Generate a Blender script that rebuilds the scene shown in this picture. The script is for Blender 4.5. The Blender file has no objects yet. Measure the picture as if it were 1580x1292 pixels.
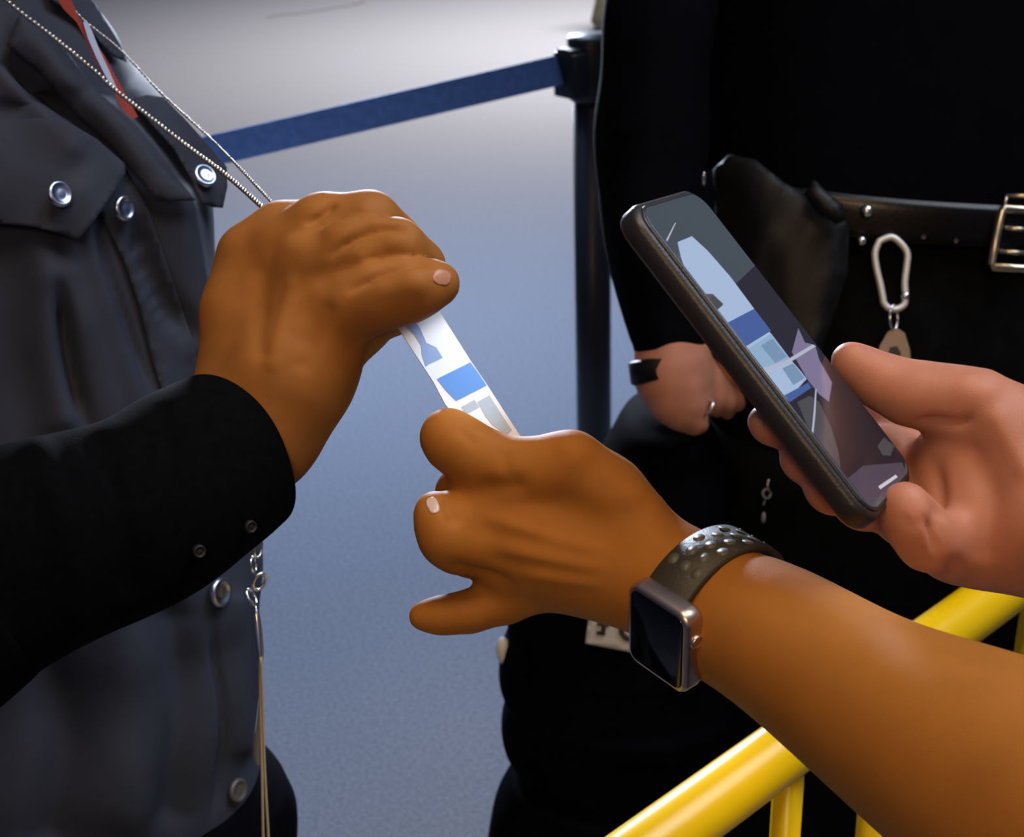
import bpy, math, random
import numpy as np
from mathutils import Vector, Matrix
from mathutils.bvhtree import BVHTree
from mathutils.geometry import delaunay_2d_cdt
random.seed(7); np.random.seed(7)

# ------------------------------------------------------------------ camera
F = 2200.0                       # focal length in pixels of a 1580 x 1292 frame
CAM = np.array([0.0, 0.0, 1.42])
PITCH = math.radians(25); ROLL = math.radians(-2.0)
FW = np.array([0, math.cos(PITCH), -math.sin(PITCH)])
R0 = np.array([1.0, 0, 0]); U0 = np.array([0, math.sin(PITCH), math.cos(PITCH)])
RT = R0 * math.cos(ROLL) + U0 * math.sin(ROLL)
UP = -R0 * math.sin(ROLL) + U0 * math.cos(ROLL)
scene = bpy.context.scene
cd = bpy.data.cameras.new('camera'); co = bpy.data.objects.new('camera', cd)
scene.collection.objects.link(co); scene.camera = co
M = Matrix(((RT[0], UP[0], -FW[0], CAM[0]), (RT[1], UP[1], -FW[1], CAM[1]), (RT[2], UP[2], -FW[2], CAM[2]), (0, 0, 0, 1)))
co.matrix_world = M
cd.sensor_width = 36; cd.lens = F / 1580 * 36; cd.clip_start = 0.02; cd.clip_end = 100
cd.dof.use_dof = True; cd.dof.focus_distance = 0.66; cd.dof.aperture_fstop = 18

scene.view_settings.view_transform = 'Standard'; scene.view_settings.look = 'None'
scene.view_settings.exposure = 0.0; scene.view_settings.gamma = 1; scene.view_settings.use_curve_mapping = False

w = bpy.data.worlds.new('world'); scene.world = w; w.use_nodes = True
w.node_tree.nodes['Background'].inputs[0].default_value = (0.42, 0.55, 1.0, 1)
w.node_tree.nodes['Background'].inputs[1].default_value = 0.10

def lamp(name, loc, target, energy, color, size, size_y=None, spread=180):
    d = bpy.data.lights.new(name, 'AREA'); d.energy = energy; d.color = color
    d.size = size; d.spread = math.radians(spread)
    if size_y: d.shape = 'RECTANGLE'; d.size_y = size_y
    o = bpy.data.objects.new(name, d); scene.collection.objects.link(o); o.location = loc
    v = Vector(target) - Vector(loc)
    o.rotation_euler = v.to_track_quat('-Z', 'Y').to_euler()
    return o
lamp('warm_overhead_lamp', (0.08, 0.32, 2.65), (0.05, 0.70, 1.05), 2.0, (1.0, 0.68, 0.36), 0.5, spread=75)
lamp('warm_rear_fill', (-0.1, -1.3, 2.3), (0.1, 0.65, 1.05), 0.8, (1.0, 0.64, 0.33), 0.5, spread=40)  # added fill behind the camera, lifts the hands; no actual fixture
lamp('far_hall_lamp', (0.9, 7.4, 3.6), (0.7, 8.0, 0), 235, (1.0, 0.90, 0.80), 2.6, spread=120)
lamp('cool_hall_lamp', (-0.4, 3.5, 3.2), (-0.3, 3.5, 0), 31, (0.58, 0.74, 1.0), 1.2, spread=85)
lamp('cool_side_lamp', (-0.30, 4.0, 1.45), (0.0, 0.6, 0.95), 16, (0.74, 0.83, 1.0), 0.5, 0.35, spread=60)

lamp('near_cool_fill', (1.05, 0.95, 2.7), (0.0, 0.85, 0.9), 5, (0.80, 0.88, 1.0), 1.2, spread=60)  # added cool fill brightening the shirt and barrier, no known source

# ------------------------------------------------------------------ helpers
def P(px, py, d):
    return CAM + RT * ((px - 790) / F * d) - UP * ((py - 646) / F * d) + FW * d
def ray(px, py):
    return RT * ((px - 790) / F) - UP * ((py - 646) / F) + FW
def proj(v):
    v = np.asarray(v) - CAM
    d = v @ FW
    return 790 + (v @ RT) / d * F, 646 - (v @ UP) / d * F, d
def at_z(px, py, z):
    r = ray(px, py); t = (z - CAM[2]) / r[2]
    return CAM + r * t
def unit(v): v = np.asarray(v, float); return v / np.linalg.norm(v)

def mat(name, col, rough=0.6, metal=0.0, bump=0.0, scale=200.0, spec=0.5, var=0.0, vscale=8.0, sss=0.0, sheen=0.0, coat=0.0, emit=None, estr=1.0, aniso=None, col2=None, dist=0.002):
    m = bpy.data.materials.new(name); m.use_nodes = True
    nt = m.node_tree; b = nt.nodes['Principled BSDF']
    b.inputs['Base Color'].default_value = (*col, 1); b.inputs['Roughness'].default_value = rough
    b.inputs['Metallic'].default_value = metal; b.inputs['Specular IOR Level'].default_value = spec
    if sss: b.inputs['Subsurface Weight'].default_value = sss; b.inputs['Subsurface Radius'].default_value = (1, .35, .15); b.inputs['Subsurface Scale'].default_value = 0.006
    if sheen: b.inputs['Sheen Weight'].default_value = sheen; b.inputs['Sheen Roughness'].default_value = 0.5
    if coat: b.inputs['Coat Weight'].default_value = coat; b.inputs['Coat Roughness'].default_value = 0.08
    if emit: b.inputs['Emission Color'].default_value = (*emit, 1); b.inputs['Emission Strength'].default_value = estr
    tc = nt.nodes.new('ShaderNodeTexCoord')
    mp = nt.nodes.new('ShaderNodeMapping'); nt.links.new(tc.outputs['Object'], mp.inputs[0])
    if aniso: mp.inputs['Scale'].default_value = aniso
    if var:
        n = nt.nodes.new('ShaderNodeTexNoise'); n.inputs['Scale'].default_value = vscale; n.inputs['Detail'].default_value = 4
        nt.links.new(mp.outputs[0], n.inputs['Vector'])
        r = nt.nodes.new('ShaderNodeMix'); r.data_type = 'RGBA'
        c2 = col2 if col2 else tuple(c * (1 - var) for c in col)
        r.inputs['A'].default_value = (*c2, 1); r.inputs['B'].default_value = (*(min(1, c * (1 + var)) for c in col), 1)
        mr = nt.nodes.new('ShaderNodeMapRange'); mr.inputs[1].default_value = 0.3; mr.inputs[2].default_value = 0.7
        nt.links.new(n.outputs['Fac'], mr.inputs[0]); nt.links.new(mr.outputs[0], r.inputs['Factor'])
        nt.links.new(r.outputs['Result'], b.inputs['Base Color'])
    if bump:
        n = nt.nodes.new('ShaderNodeTexNoise'); n.inputs['Scale'].default_value = scale; n.inputs['Detail'].default_value = 3
        nt.links.new(mp.outputs[0], n.inputs['Vector'])
        bp = nt.nodes.new('ShaderNodeBump'); bp.inputs['Strength'].default_value = bump; bp.inputs['Distance'].default_value = dist
        nt.links.new(n.outputs['Fac'], bp.inputs['Height']); nt.links.new(bp.outputs[0], b.inputs['Normal'])
    return m

def meta(o, label=None, cat=None, group=None, kind=None):
    if label: o['label'] = label
    if cat: o['category'] = cat
    if group: o['group'] = group
    if kind: o['kind'] = kind
    return o
def empty(name, loc, label, cat, group=None):
    o = bpy.data.objects.new(name, None); scene.collection.objects.link(o); o.location = Vector(loc)
    o.empty_display_size = 0.05
    return meta(o, label, cat, group)
def mk(name, verts, faces, mats, parent=None, smooth=True, fm=None):
    verts = np.asarray(verts, float)
    if parent is not None:
        off = np.zeros(3); q = parent
        while q is not None: off += np.array(q.location); q = q.parent
    else: off = verts.mean(0)
    me = bpy.data.meshes.new(name)
    me.from_pydata((verts - off).tolist(), [], [list(map(int, f)) for f in faces])
    for m in (mats if isinstance(mats, (list, tuple)) else [mats]): me.materials.append(m)
    if smooth: me.polygons.foreach_set('use_smooth', [True] * len(me.polygons))
    if fm is not None: me.polygons.foreach_set('material_index', list(map(int, fm)))
    me.update()
    o = bpy.data.objects.new(name, me); scene.collection.objects.link(o)
    if parent is not None: o.parent = parent
    else: o.location = Vector(off)
    return o
class MB:
    def __init__(s): s.v = []; s.f = []; s.m = []
    def add(s, v, f, m=0):
        n = len(s.v); s.v += [tuple(map(float, x)) for x in v]; s.f += [tuple(int(i) + n for i in q) for q in f]; s.m += [m] * len(f)
    def build(s, name, mats, parent=None, smooth=True): return mk(name, s.v, s.f, mats, parent, smooth, s.m)

def frame_from(t, hint=(0, 0, 1)):
    t = unit(t); a = np.cross(hint, t)
    if np.linalg.norm(a) < 1e-4: a = np.cross((1, 0, 0), t)
    a = unit(a); return a, np.cross(t, a), t
def spline(pts, n):
    pts = np.asarray(pts, float); k = len(pts)
    if k == 2: return pts[0] + (pts[1] - pts[0]) * np.linspace(0, 1, n)[:, None]
    ext = np.vstack([2 * pts[0] - pts[1], pts, 2 * pts[-1] - pts[-2]])
    out = []
    for u in np.linspace(0, k - 1, n):
        i = min(int(u), k - 2); t = u - i
        p0, p1, p2, p3 = ext[i:i + 4]
        out.append(0.5 * ((2 * p1) + (-p0 + p2) * t + (2 * p0 - 5 * p1 + 4 * p2 - p3) * t * t + (-p0 + 3 * p1 - 3 * p2 + p3) * t ** 3))
    return np.array(out)
def tube(pts, rad, seg=12, hint=(0, 0, 1), closed=False, flat=1.0, caps=True):
    pts = np.asarray(pts, float); n = len(pts)
    rad = np.broadcast_to(np.asarray(rad, float), (n,))
    V = []; T = []
    a_prev = None
    for i in range(n):
        if closed: t = pts[(i + 1) % n] - pts[i - 1]
        else: t = pts[min(i + 1, n - 1)] - pts[max(i - 1, 0)]
        t = unit(t)
        if a_prev is None: a, b, _ = frame_from(t, hint)
        else: a = unit(a_prev - t * (a_prev @ t)); b = np.cross(t, a)
        a_prev = a
        for j in range(seg):
            th = 2 * math.pi * j / seg
            V.append(pts[i] + rad[i] * (math.cos(th) * a + flat * math.sin(th) * b))
    Fc = []
    m = n if closed else n - 1
    for i in range(m):
        for j in range(seg):
            i2 = (i + 1) % n
            Fc.append((i * seg + j, i * seg + (j + 1) % seg, i2 * seg + (j + 1) % seg, i2 * seg + j))
    if not closed and caps:
        Fc.append(tuple(range(seg))[::-1]); Fc.append(tuple((n - 1) * seg + j for j in range(seg)))
    return V, Fc
def ball(c, r, nu=10, nv=7, ax=None):
    V = []; Fc = []
    A = np.eye(3) if ax is None else ax
    for i in range(nv + 1):
        ph = math.pi * i / nv
        for j in range(nu):
            th = 2 * math.pi * j / nu
            l = np.array([math.sin(ph) * math.cos(th), math.sin(ph) * math.sin(th), math.cos(ph)]) * r
            V.append(c + l @ A)
    for i in range(nv):
        for j in range(nu):
            Fc.append((i * nu + j, (i + 1) * nu + j, (i + 1) * nu + (j + 1) % nu, i * nu + (j + 1) % nu))
    return V, Fc
def rbox(c, X, Y, Z, hx, hy, hz, r, seg=5, er=None):
    """rounded-rectangle prism: outline in X/Y with corner radius r, extruded along Z, edges eased by er"""
    er = er if er is not None else min(r, hz) * 0.4
    def ring(ins, z):
        L = []
        rr = max(r - ins, 1e-4)
        for cx, cy, a0 in ((1, 1, 0), (-1, 1, 90), (-1, -1, 180), (1, -1, 270)):
            for k in range(seg + 1):
                a = math.radians(a0 + 90 * k / seg)
                L.append(c + X * (cx * (hx - r) + rr * math.cos(a)) + Y * (cy * (hy - r) + rr * math.sin(a)) + Z * z)
        return L
    prof = [(er, -hz), (er * .3, -hz + er * .3), (0, -hz + er), (0, hz - er), (er * .3, hz - er * .3), (er, hz)]
    V = []; Fc = []; n = 4 * (seg + 1)
    for ins, z in prof: V += ring(ins, z)
    for i in range(len(prof) - 1):
        for j in range(n): Fc.append((i * n + j, i * n + (j + 1) % n, (i + 1) * n + (j + 1) % n, (i + 1) * n + j))
    Fc.append(tuple(range(n))[::-1]); Fc.append(tuple((len(prof) - 1) * n + j for j in range(n)))
    return V, Fc
def disc(c, nrm, r, h, seg=20, hint=(0, 0, 1), ell=1.0, dome=0.0):
    """short round stud standing on a surface with outward normal nrm"""
    a, b, t = frame_from(nrm, hint); V = []; Fc = []
    prof = [(1, -0.0), (1, h * .6), (.9, h), (.72, h), (.66, h * .7), (.3, h * .7 + dome), (0.01, h * .7 + dome)]
    for k, z in prof:
        for j in range(seg):
            th = 2 * math.pi * j / seg
            V.append(c + a * (r * k * math.cos(th)) + b * (r * k * ell * math.sin(th)) + t * z)
    for i in range(len(prof) - 1):
        for j in range(seg): Fc.append((i * seg + j, i * seg + (j + 1) % seg, (i + 1) * seg + (j + 1) % seg, (i + 1) * seg + j))
    return V, Fc

# implicit surface: chains of tapered capsules blended together, meshed by surface nets
def seg_sdf(p, a, b, r1, r2, n=None, flat=1.0):
    ba = b - a; l2 = max(float(ba @ ba), 1e-12)
    pa = p - a
    t = np.clip(pa @ ba / l2, 0, 1)
    q = pa - t[..., None] * ba
    if n is not None:
        qn = q @ n
        q = q + (qn * (1 / flat - 1))[..., None] * n
    return np.sqrt((q * q).sum(-1)) - (r1 + (r2 - r1) * t)
def smin(a, b, k):
    h = np.maximum(k - np.abs(a - b), 0) / k
    return np.minimum(a, b) - h * h * k * 0.25
def node(n): return P(n[0], n[1], n[2]), n[3] * n[2] / F
def smc(ch, n): return [tuple(q) for q in spline(ch, n)]
def field_mesh(groups, vox, k_in=0.008, k_palm=0.012, k_f=0.0025, extra=None):
    """groups[0] = list of chains forming the core; other groups = one chain each (fingers)"""
    def chain_prims(ch):
        out = []
        for a, b in zip(ch[:-1], ch[1:]):
            (pa, ra), (pb, rb) = node(a), node(b); out.append((pa, pb, ra, rb))
        return out
    core = [pr for ch in groups[0] for pr in chain_prims(ch)]
    fing = [chain_prims(ch) for ch in groups[1:]]
    allp = core + [p for f in fing for p in f]
    lo = np.min([np.minimum(a - r1, b - r2) for a, b, r1, r2 in allp], 0) - 3 * vox - .004
    hi = np.max([np.maximum(a + r1, b + r2) for a, b, r1, r2 in allp], 0) + 3 * vox + .004
    ns = np.ceil((hi - lo) / vox).astype(int) + 1
    gx = [lo[i] + vox * np.arange(ns[i]) for i in range(3)]
    G = np.stack(np.meshgrid(*gx, indexing='ij'), -1).astype(np.float32)
    def chain_field(prims, k):
        d = None
        for a, b, r1, r2 in prims:
            e = seg_sdf(G, a.astype(np.float32), b.astype(np.float32), r1, r2)
            d = e if d is None else smin(d, e, k)
        return d
    dc = chain_field(core, k_palm)
    d = dc
    for f in fing:
        df = smin(dc, chain_field(f, k_in), k_in)
        d = smin(d, df, k_f)
    return surface_nets(d, lo, vox)
def surface_nets(D, lo, vox):
    S = D < 0
    nx, ny, nz = D.shape
    acc = np.zeros((nx - 1, ny - 1, nz - 1, 3), np.float32); cnt = np.zeros((nx - 1, ny - 1, nz - 1), np.float32)
    def corner(A, i, j, k): return A[i:nx - 1 + i, j:ny - 1 + j, k:nz - 1 + k]
    cs = [(i, j, k) for i in (0, 1) for j in (0, 1) for k in (0, 1)]
    for c0 in cs:
        for ax in range(3):
            if c0[ax]: continue
            c1 = list(c0); c1[ax] = 1
            a = corner(D, *c0); b = corner(D, *c1)
            m = corner(S, *c0) != corner(S, *c1)
            t = np.where(m, a / np.where(m, a - b, 1), 0)
            for q in range(3):
                acc[..., q] += np.where(m, c0[q] + (t if q == ax else 0), 0)
            cnt += m
    on = cnt > 0
    idx = -np.ones(on.shape, int); idx[on] = np.arange(on.sum())
    base = np.stack(np.nonzero(on), -1)
    V = lo + (base + acc[on] / cnt[on][:, None]) * vox
    Fc = []
    for ax in range(3):
        u, v = (ax + 1) % 3, (ax + 2) % 3
        sl0 = [slice(None)] * 3; sl1 = [slice(None)] * 3
        sl0[ax] = slice(0, -1); sl1[ax] = slice(1, None)
        m = S[tuple(sl0)] != S[tuple(sl1)]
        I = np.stack(np.nonzero(m), -1)
        ok = (I[:, u] > 0) & (I[:, v] > 0) & (I[:, u] < D.shape[u] - 1) & (I[:, v] < D.shape[v] - 1)
        I = I[ok]
        flip = S[tuple(sl0)][tuple(I.T)]
        def g(du, dv):
            J = I.copy(); J[:, u] -= du; J[:, v] -= dv
            return idx[tuple(J.T)]
        Q = np.stack([g(1, 1), g(0, 1), g(0, 0), g(1, 0)], -1)
        Q[~flip] = Q[~flip][:, ::-1]
        Fc.append(Q)
    return V.astype(float), np.vstack(Fc)
def vnormals(V, Fc):
    Fq = np.asarray([f if len(f) == 4 else (f[0], f[1], f[2], f[2]) for f in Fc if len(f) in (3, 4)])
    n = np.cross(V[Fq[:, 2]] - V[Fq[:, 0]], V[Fq[:, 3]] - V[Fq[:, 1]])
    N = np.zeros_like(V)
    for k in range(4): np.add.at(N, Fq[:, k], n)
    return N / (np.linalg.norm(N, axis=1)[:, None] + 1e-12)
def relax(V, Fc, it=2, f=0.5):
    Fq = np.asarray([q for q in Fc if len(q) == 4])
    E = np.vstack([Fq[:, [0, 1]], Fq[:, [1, 2]], Fq[:, [2, 3]], Fq[:, [3, 0]]])
    for _ in range(it):
        A = np.zeros_like(V); c = np.zeros(len(V))
        np.add.at(A, E[:, 0], V[E[:, 1]]); np.add.at(c, E[:, 0], 1)
        np.add.at(A, E[:, 1], V[E[:, 0]]); np.add.at(c, E[:, 1], 1)
        m = c > 0
        V = V.copy(); V[m] += f * (A[m] / c[m][:, None] - V[m])
    return V
def sculpt(V, Fc, strokes):
    """push the side seen from the front in or out along strokes: (pixel polyline, width px, height m)"""
    V = np.asarray(V, float); N = vnormals(V, Fc)
    x, y, d = proj(V)
    facing = np.clip(-(N * (V - CAM)).sum(1) / np.linalg.norm(V - CAM, axis=1) * 3, 0, 1)
    tot = np.zeros(len(V))
    for pl, wd, amp in strokes:
        taper = len(pl) > 2
        pl = np.array(pl, float); best = np.full(len(V), 1e9)
        if len(pl) > 2: pl = spline(pl, len(pl) * 5)
        par = np.zeros(len(V)); ns = len(pl) - 1
        for q, (a, b) in enumerate(zip(pl[:-1], pl[1:])):
            ab = b - a; t = np.clip(((x - a[0]) * ab[0] + (y - a[1]) * ab[1]) / (ab @ ab), 0, 1)
            dd = (x - a[0] - t * ab[0]) ** 2 + (y - a[1] - t * ab[1]) ** 2
            par = np.where(dd < best, (q + t) / ns, par); best = np.minimum(best, dd)
        tp = np.clip(np.minimum(par, 1 - par) * 4, 0, 1) if taper and wd < 12 else 1.0
        tot += amp * np.exp(-best / (2 * wd * wd)) * tp
    return V + N * (tot * facing)[:, None]
def hloft(st, n_rings, seg=96, power=2.0, noise=None):
    """stations (y, left x, right x, depth, half thickness m): horizontal rings of a standing form"""
    st = np.array(st, float)
    S = spline(st, n_rings)
    V = []
    H = np.array([0, 1.0, 0])
    for (py, xl, xr, d, th) in S:
        c = P((xl + xr) / 2, py, d); rx = (xr - xl) / 2 * d / F
        for j in range(seg):
            a = 2 * math.pi * j / seg
            ca, sa = math.cos(a), math.sin(a)
            ex = 2 / power
            V.append(c + RT * rx * math.copysign(abs(ca) ** ex, ca) + H * th * math.copysign(abs(sa) ** ex, sa))
    Fc = [(i * seg + j, i * seg + (j + 1) % seg, (i + 1) * seg + (j + 1) % seg, (i + 1) * seg + j) for i in range(n_rings - 1) for j in range(seg)]
    V = np.array(V)
    # outward orientation
    Fc = [f[::-1] for f in Fc]
    return V, Fc
def cap(V, Fc, seg, n):
    Fc = list(Fc); Fc.append(tuple(range(seg))); Fc.append(tuple((n - 1) * seg + j for j in range(seg))[::-1]); return Fc
def wob(V, amp, sc, seed=0):
    """broad irregular cloth undulation"""
    rs = np.random.RandomState(seed); t = np.zeros(len(V))
    for _ in range(7):
        k = rs.normal(size=3) * sc; t += np.sin(V @ k + rs.uniform(0, 6.28))
    return t * amp / 2.6
def inside(poly, x, y):
    c = False; j = len(poly) - 1
    for i in range(len(poly)):
        xi, yi = poly[i]; xj, yj = poly[j]
        if (yi > y) != (yj > y) and x < (xj - xi) * (y - yi) / (yj - yi) + xi: c = not c
        j = i
    return c
def dens(poly, step):
    out = []
    for i in range(len(poly)):
        a = np.array(poly[i], float); b = np.array(poly[(i + 1) % len(poly)], float)
        n = max(1, int(np.linalg.norm(b - a) / step))
        for k in range(n): out.append(tuple(a + (b - a) * k / n))
    return out
def patch(name, bvh, poly, mats, parent, off=0.004, thick=0.002, step=9, dflt=0.9, smooth_it=6, puff=0.0):
    """cloth piece lying on another surface: outline seen from the front, own thickness"""
    B = dens(poly, step); pts = list(B)
    xs = [p[0] for p in poly]; ys = [p[1] for p in poly]
    y = min(ys) + step / 2
    while y < max(ys):
        x = min(xs) + step / 2
        while x < max(xs):
            if inside(poly, x, y) and min((x - q[0]) ** 2 + (y - q[1]) ** 2 for q in B) > (step * .45) ** 2: pts.append((x, y))
            x += step
        y += step * .87
    nb = len(B)
    res = delaunay_2d_cdt([Vector(p) for p in pts], [], [list(range(nb))], 1, 1e-5)
    v2, tris = res[0], res[2]
    D = np.zeros(len(v2)); hit = np.zeros(len(v2), bool)
    for i, p in enumerate(v2):
        r = unit(ray(p[0], p[1]))
        h = bvh.ray_cast(Vector(CAM), Vector(r))
        if h[0] is not None: D[i] = (np.array(h[0]) - CAM) @ FW; hit[i] = True
    if hit.any():
        for i in np.nonzero(~hit)[0]:
            dd = [(v2[i][0] - v2[j][0]) ** 2 + (v2[i][1] - v2[j][1]) ** 2 for j in np.nonzero(hit)[0]]
            D[i] = D[np.nonzero(hit)[0][int(np.argmin(dd))]]
    else: D[:] = dflt
    nbr = [set() for _ in v2]
    for t in tris:
        for k in range(3): nbr[t[k]].update((t[(k + 1) % 3], t[(k + 2) % 3]))
    D0 = D.copy()
    for _ in range(smooth_it):
        D = np.array([0.5 * D[i] + 0.5 * np.mean([D[j] for j in nbr[i]]) if nbr[i] else D[i] for i in range(len(D))])
        D = np.minimum(D, D0)
    cx, cy = np.mean([p[0] for p in v2]), np.mean([p[1] for p in v2])
    edge = np.array([min(math.hypot(p[0] - q[0], p[1] - q[1]) for q in B) for p in v2])
    pf = puff * np.clip(edge / (edge.max() + 1e-6), 0, 1) ** .6
    top = [P(p[0], p[1], D[i] - off - pf[i]) for i, p in enumerate(v2)]
    bot = [P(p[0], p[1], D[i] - off + thick) for i, p in enumerate(v2)]
    n = len(top); Fc = [tuple(t) for t in tris]
    Fc = [f[::-1] if ((v2[f[1]] - v2[f[0]]).cross(v2[f[2]] - v2[f[0]])) > 0 else f for f in Fc]
    FF = list(Fc) + [tuple(i + n for i in f[::-1]) for f in Fc]
    ec = {}
    for f in Fc:
        for k in range(3):
            e = (f[k], f[(k + 1) % 3]); ec[e] = ec.get(e, 0) + 1
    for (a, b) in ec:
        if (b, a) not in ec: FF.append((b, a, a + n, b + n))
    return mk(name, top + bot, FF, mats, parent)
def bvh_of(V, Fc): return BVHTree.FromPolygons([tuple(v) for v in V], [tuple(int(i) for i in f) for f in Fc])
def hitpt(bvh, px, py, dflt=1.0):
    r = unit(ray(px, py)); h = bvh.ray_cast(Vector(CAM), Vector(r))
    if h[0] is None: return P(px, py, dflt), -r
    n = np.array(h[1]); n = n if n @ r < 0 else -n
    return np.array(h[0]), n

# ------------------------------------------------------------------ materials
m_carpet = mat('carpet', (0.27, 0.29, 0.345), 0.95, bump=0.6, scale=260, var=0.22, vscale=150, spec=0.1, dist=0.004)
nt = m_carpet.node_tree
skin_l = mat('tan_skin', (0.31, 0.125, 0.028), 0.6, bump=0.10, scale=1500, var=0.12, vscale=40, sss=0.12, spec=0.16)
skin_a = mat('golden_skin', (0.37, 0.145, 0.024), 0.6, bump=0.10, scale=1500, var=0.08, vscale=40, sss=0.12, spec=0.16)
skin_p = mat('pink_skin', (0.45, 0.19, 0.12), 0.52, bump=0.12, scale=1500, var=0.12, vscale=45, sss=0.15, spec=0.35)
nail_m = mat('finger_nail', (0.44, 0.22, 0.13), 0.3, spec=0.5, bump=.05)
cloth_g = mat('charcoal_cloth', (0.030, 0.037, 0.060), 0.75, bump=0.2, scale=1600, var=0.25, vscale=12, spec=.25)
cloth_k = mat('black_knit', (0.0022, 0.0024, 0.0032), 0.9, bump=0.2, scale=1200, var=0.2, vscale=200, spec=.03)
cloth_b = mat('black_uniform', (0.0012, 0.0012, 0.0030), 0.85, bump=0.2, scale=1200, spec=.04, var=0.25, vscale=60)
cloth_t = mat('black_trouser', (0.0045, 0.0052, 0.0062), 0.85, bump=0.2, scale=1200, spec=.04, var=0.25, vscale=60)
bag_m = mat('black_bag_fabric', (0.0016, 0.0016, 0.003), 0.8, bump=0.2, scale=1000, var=.2, vscale=30, spec=.02)
leather = mat('black_leather', (0.003, 0.003, 0.003), 0.50, bump=0.12, scale=350, spec=.25, var=.2, vscale=60)
belt_l = mat('glossy_belt_leather', (0.003, 0.003, 0.003), 0.28, bump=0.08, scale=350, spec=.3)
clip_m = mat('satin_clip_metal', (0.80, 0.79, 0.76), 0.45, metal=.5, bump=.02, scale=500)
steel = mat('polished_steel', (0.75, 0.76, 0.80), 0.22, metal=1, bump=.02, scale=500)
steel_b = mat('button_metal', (0.58, 0.66, 0.85), 0.28, metal=1, bump=.02, scale=500)
brass = mat('pale_brass', (0.62, 0.54, 0.40), 0.28, metal=1, bump=.05, scale=500)
tagm = mat('tan_fob', (0.36, 0.25, 0.17), 0.4, metal=.4, bump=.1, scale=400)
chain_m = mat('ball_chain_metal', (0.62, 0.60, 0.56), 0.3, metal=1, bump=.02, scale=500)
yellow = mat('yellow_paint', (0.95, 0.60, 0.001), 0.28, bump=0.015, scale=150, spec=0.4, var=.03, vscale=20)
post_m = mat('black_post_paint', (0.012, 0.013, 0.020), 0.4, bump=.05, scale=200)
belt_blue = mat('blue_belt_webbing', (0.085, 0.21, 0.60), 0.7, bump=.4, scale=900, var=.15, vscale=80)
case_m = mat('phone_case_rubber', (0.016, 0.014, 0.015), 0.42, bump=.1, scale=900)
glass_b = mat('black_glass', (0.002, 0.002, 0.003), 0.08, bump=.004, scale=60)
band_m = mat('watch_band_rubber', (0.035, 0.033, 0.024), 0.55, bump=.15, scale=800)
band_h = mat('watch_band_holes', (0.10, 0.105, 0.085), 0.5, bump=.1, scale=800)
alu = mat('watch_aluminium', (0.62, 0.50, 0.43), 0.35, metal=1, bump=.03, scale=900)
card_w = mat('card_white', (0.80, 0.82, 0.84), 0.25, bump=.02, scale=200, coat=.4)
card_b = mat('card_blue', (0.13, 0.30, 0.68), 0.25, bump=.02, scale=200, coat=.4)
card_s = mat('card_slate', (0.25, 0.35, 0.58), 0.25, bump=.02, scale=200, coat=.4)
card_g = mat('card_grey_print', (0.42, 0.50, 0.58), 0.3, bump=.02, scale=200, coat=.3)
red_m = mat('red_plastic', (0.26, 0.03, 0.028), 0.4, bump=.05, scale=200)
ltblue = mat('pale_blue_edge', (0.38, 0.50, 0.78), 0.25, bump=.02, scale=200)
white_m = mat('white_print', (0.55, 0.53, 0.52), 0.6, bump=.1, scale=500)
dark_m = mat('dark_print', (0.03, 0.018, 0.018), 0.6, bump=.1, scale=500)
cord_m = mat('tan_cord', (0.42, 0.33, 0.22), 0.6, bump=.2, scale=900)
olive = mat('olive_fabric', (0.10, 0.09, 0.06), 0.8, bump=.3, scale=300, var=.6, vscale=40)
grey_f = mat('grey_rubber', (0.2, 0.2, 0.2), 0.7, bump=.2, scale=200)
crack_m = mat('dark_seam', (0.10, 0.10, 0.11), 0.9, bump=.1, scale=200)

# ------------------------------------------------------------------ setting
g = 40; xs = np.linspace(-12, 12, g); ys = np.linspace(-4, 20, g)
fv = [(x, y, 0) for y in ys for x in xs]
ff = [(j * g + i, j * g + i + 1, (j + 1) * g + i + 1, (j + 1) * g + i) for j in range(g - 1) for i in range(g - 1)]
meta(mk('floor', fv, ff, m_carpet), 'blue grey carpet floor of the hall', None, None, 'structure')
wb = MB()
wb.add([(-12, 20, 0), (12, 20, 0), (12, 20, 4.5), (-12, 20, 4.5), (-12, 20.2, 0), (12, 20.2, 0), (12, 20.2, 4.5), (-12, 20.2, 4.5)], [(0, 1, 2, 3), (5, 4, 7, 6), (3, 2, 6, 7), (4, 0, 3, 7), (1, 5, 6, 2)])
meta(wb.build('wall_back', [mat('wall_paint', (.4, .4, .42), .8, bump=.1, scale=50)], smooth=False), 'pale back wall of the hall', None, None, 'structure')
# thin seam in the carpet
cr = [at_z(x, y, 0.001) for x, y in ((412, 27), (440, 22), (470, 20), (505, 14), (540, 8), (562, 3))]
V, Fq = tube(spline(cr, 24), 0.012, 6, flat=.12)
meta(mk('floor_seam', V, Fq, crack_m), 'thin dark seam line in the pale carpet at top left', 'seam')

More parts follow.
